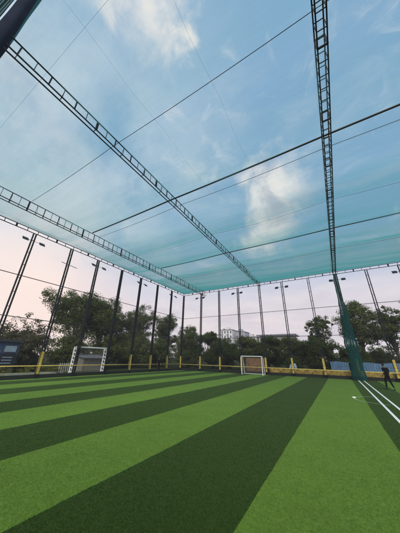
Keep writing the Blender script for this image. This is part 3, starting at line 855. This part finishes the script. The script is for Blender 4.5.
# hedge shrubs with yellow green leaves along the left wall
for i, (x, y, H, Wd, lab) in enumerate([(-21.3, 8.2, .95, 2.6, 'low yellow green shrub in front of the blue cabin'),
                                        (-21.4, 11.0, .85, 2.2, 'low yellow green shrub between blue cabin and white goal')]):
    root = thing('low_shrub', (x, y, -.05), lab, 'shrub', 'low shrubs outside the left wall')
    rs = np.random.default_rng(90+i); cs = np.stack([rs.uniform(-.5, .5, 26), rs.uniform(-Wd/2, Wd/2, 26), rs.uniform(.15, H-.2, 26)], 1)
    me = leaf_mesh('leaves', cs, rs.uniform(.18, .3, 26), 60, .05, 91+i); me.materials.append(m_leaf[3])
    o = bpy.data.objects.new('leaves', me); COL.objects.link(o); o.parent = root
    st = MB()
    for c_ in cs[::3]: st.tube([(0, float(c_[1])*.8, 0), tuple(float(q) for q in c_)], [.02, .008], 4)
    st.build('stems', m_bark, root)
# small palm
root = thing('small_palm', (-19.4, 37.4, -.05), 'small palm with a tuft of fronds above the low dark trees', 'tree', 'trees outside the net cage')
MB().tube([(0, 0, 0), (.1, 0, 2.5), (.05, .1, 5.3)], [.16, .13, .11], 8).build('trunk', m_bark, root, smooth=True)
fr = MB(); rp = random.Random(5)
for k in range(16):
    a = k*2.4; e = rp.uniform(.1, 1.2); L = rp.uniform(1.0, 1.4); prev = Vector((.05, .1, 5.3)); d = Vector((math.cos(a)*math.cos(e), math.sin(a)*math.cos(e), math.sin(e)))
    for j in range(7):
        nx_ = prev+d*L/7; d = (d+Vector((0, 0, -.16))).normalized(); sd_ = d.cross(Vector((0, 0, 1))).normalized()
        for q in (-1, 1): fr.quad(prev, nx_, nx_+sd_*q*.26-Vector((0, 0, .12)), prev+sd_*q*.22-Vector((0, 0, .10)))
        prev = nx_
fr.build('fronds', m_leaf[0], root)

# ------------------------------------------------------------------ things outside the left wall
m_blue = mat('blue_sheet', (.025, .055, .13), .5, 0, .25, 1.2)
m_pblue = mat('pale_blue_panel', (.22, .30, .40), .5, 0, .15, 2)
m_glass = mat('cabin_glass', (.20, .30, .38), .12, 0, .15, 2)
m_cream = mat('cream_wall', (.13, .12, .09), .85, 0, .18, 1.2)
m_roofg = mat('grey_roof_sheet', (.10, .10, .11), .7, 0, .25, 1.0)
root = thing('site_cabin', (-25.2, 7.6, 0), 'blue site cabin with pale windows beyond the left net wall', 'cabin')
bw = MB().box(-1.2, 1.2, -2.2, 1.62, -.03, 2.55).build('wall', m_blue, root)
MB().box(-1.4, 1.4, -2.4, 1.72, 2.55, 2.72).build('roof', mat('cabin_roof', (.03, .035, .05), .6), root)
w = MB().box(1.2, 1.24, .55, 1.45, 1.72, 2.28).build('window', m_roofg, root); MB().box(1.242, 1.25, .60, 1.40, 1.77, 2.23).build('pane', m_glass, w)
MB().box(1.2, 1.24, -2.1, .35, .75, 1.85).build('pale_panel', m_pblue, root)
dr = MB().box(1.2, 1.235, .48, 1.55, .0, 1.62).build('black_shutter', mat('shutter', (.008, .009, .012), .6), root)
sl = MB()
for z in (.85, 1.08, 1.3): sl.box(1.236, 1.255, .6, 1.3, z, z+.07)
sl.build('louvre', m_pblue, dr)
root = thing('low_shed', (-26.0, 17.7, 0), 'low cream shed with grey roof seen through the left white goal', 'shed')
MB().box(-1, 1, -1.6, 1.6, -.03, 1.35).build('wall', m_cream, root)
r_ = MB(); r_.quad((-1.3, -1.8, 1.75), (1.35, -1.8, 1.36), (1.35, 1.8, 1.36), (-1.3, 1.8, 1.75)); o = r_.build('roof', m_roofg, root); o.modifiers.new('t', 'SOLIDIFY').thickness = .06
bd = MB()
for y in np.arange(-1.5, 1.6, .45): bd.box(1.0, 1.02, y, y+.04, 0, 1.3)
bd.build('batten', mat('batten', (.2, .18, .14), .8), root)
m_picket = mat('weathered_picket', (.42, .42, .39), .8, 0, .2, 6)
root = thing('picket_fence', (-21.0, 12.2, 0), 'short pale picket fence left of the left goal', 'fence')
for y in np.arange(-.75, .76, .19): MB().box(-.02, .02, y-.04, y+.04, -.03, .95).build('picket', m_picket, root)
for z in (.2, .75): MB().box(.021, .05, -.8, .8, z, z+.06).build('fence_rail', m_picket, root)
tag(MB().box(-20.9, -20.75, -2, 11.2, -.03, .30).build('kerb_wall', mat('pale_kerb', (.34, .36, .27), .85, 0, .2, 2)), 'low pale kerb wall outside the left net wall', 'kerb wall')
# blue sheets and yellow hoarding behind the back wall, at right
def sheet_fence(x0, x1, y, z0, z1, label, name='sheet_fence', m=None):
    root = thing(name, ((x0+x1)/2, y, 0), label, 'fence', 'blue sheet fences behind the back wall'); b_ = MB(); w = x1-x0
    n = int(w/.12); top = []
    for i in range(n):
        xa, xb = -w/2+w*i/n, -w/2+w*(i+1)/n; ya, yb = .03*(i % 2), .03*((i+1) % 2)
        zt = z1+.06*math.sin(i*.37)
        b_.quad((xa, ya, z0), (xb, yb, z0), (xb, yb, z1+.05*math.sin((i+1)*.31)), (xa, ya, z1+.05*math.sin(i*.31)))
    b_.build('sheet', m, root).modifiers.new('t', 'SOLIDIFY').thickness = .01
    for x in np.arange(-w/2+.2, w/2, 1.6): MB().box(x-.04, x+.04, .06, .14, -.03, z1).build('fence_post', m_steel, root)
m_lblue = mat('light_blue_sheet', (.12, .23, .36), .6, 0, .35, 1.6)
sheet_fence(2.1, 5.6, 33, .35, 1.45, 'light blue corrugated sheet fence behind the walking person', m=m_lblue)
sheet_fence(-1.0, .9, 33.4, .35, 1.5, 'short light blue sheet fence just left of the gathered net', m=m_lblue)
root = thing('sheet_pile', (-5.3, 33, 0), 'small blue and white tarpaulin heap beyond the back wall right of goal', 'heap')
b_ = MB(); n = 22
for j in range(8):
    for i in range(n):
        a = 6.283*i/n; r = .55*(1-(j/7.5)**2)**.5*(1+.2*math.sin(3*a+j)+.1*math.sin(7*a)); b_.v.append((math.cos(a)*r, math.sin(a)*r*.7, 1.2*j/7))
for j in range(7):
    for i in range(n): a = j*n+i; c_ = j*n+(i+1) % n; b_.f.append((a, c_, c_+n, a+n))
b_.build('tarpaulin', mat('tarpaulin', (.16, .28, .45), .5, 0, .3, 2.2, .2, col2=(.55, .58, .6)), root, smooth=True)

# ------------------------------------------------------------------ far buildings
m_bw = mat('white_render', (.56, .55, .55), .85, 0, .12, .3)
m_bg = mat('grey_render', (.34, .34, .38), .85, 0, .15, .3)
m_bt = mat('tan_render', (.50, .45, .43), .85, 0, .18, .3)
m_win = mat('window_glass', (.05, .055, .07), .2, 0, .2, .5)
m_slab = mat('concrete_slab', (.16, .15, .15), .85, 0, .2, .4)
def building(x0, x1, y, dep, H, m, label, rows, cols, zlo, roof=True, slab=False):
    root = thing('apartment_block', ((x0+x1)/2, y, -.03), label, 'building', 'far buildings'); w = x1-x0
    wall = MB().box(-w/2, w/2, 0, dep, 0, H).build('wall', m, root)
    rf = MB().box(-w/2-.4, w/2+.4, -.4, dep+.4, H, H+.35).build('roof', m_slab, root)
    if roof:
        MB().box(-w*.18, w*.14, 2, 5, H+.35, H+2.2).build('stair_head', m, rf)
        MB().box(-w*.40, -w*.30, 2, 4, H+.35, H+1.4).build('water_tank', m_slab, rf)
    fh = (H-zlo)/rows
    for r in range(rows):
        z = zlo+r*fh
        for c_ in range(cols):
            cx = -w/2+w*(c_+.5)/cols; ww = w/cols*.5
            win = MB().box(cx-ww/2, cx+ww/2, -.04, -.005, z+fh*.25, z+fh*.8).build('window', m_bw if m is not m_bw else m_slab, root)
            MB().box(cx-ww/2+.12, cx+ww/2-.12, -.07, -.045, z+fh*.25+.12, z+fh*.8-.12).build('pane', m_win, win)
            if c_ % 2 == 0: MB().box(cx-ww*.7, cx+ww*.7, -1.2, -.075, z+fh*.08, z+fh*.2).build('balcony', m, root)
    return root
building(-71.6, -62.6, 150, 12, 20.9, m_bw, 'white apartment block with balconies far behind the trees', 4, 4, 8)
building(-60.6, -54.2, 152, 11, 19.4, m_bg, 'grey apartment block right of the white one in the distance', 4, 3, 8)
building(-53.0, -45.6, 151, 10, 15.6, m_bt, 'tan lower block beside the long flat roofed building', 3, 3, 7)
lb = building(-44.6, -22, 154, 14, 15.2, m_bt, 'long tan building with overhanging flat roof in the distance', 2, 8, 8, roof=False)
MB().box(-12.6, 12.8, -2.5, 14.5, 16.4, 17.0).build('roof_canopy', m_slab, lb)
for x in np.linspace(-11.5, 11.5, 9): MB().box(x-.25, x+.25, -1.5, -1.0, 15.56, 16.4).build('roof_pillar', m_slab, lb)

# ------------------------------------------------------------------ evening haze
hm = bpy.data.materials.new('haze'); hm.use_nodes = True; hn = hm.node_tree
hn.nodes.remove(hn.nodes['Principled BSDF']); pv = hn.nodes.new('ShaderNodeVolumePrincipled')
pv.inputs['Color'].default_value = (.92, .92, .93, 1); pv.inputs['Density'].default_value = .0012; pv.inputs['Anisotropy'].default_value = .2
hn.links.new(pv.outputs[0], hn.nodes['Material Output'].inputs['Volume'])
tag(MB().box(-110, 60, -30, 180, -1.1, 26).build('haze', hm), 'thin pale evening haze', None, None, 'stuff')
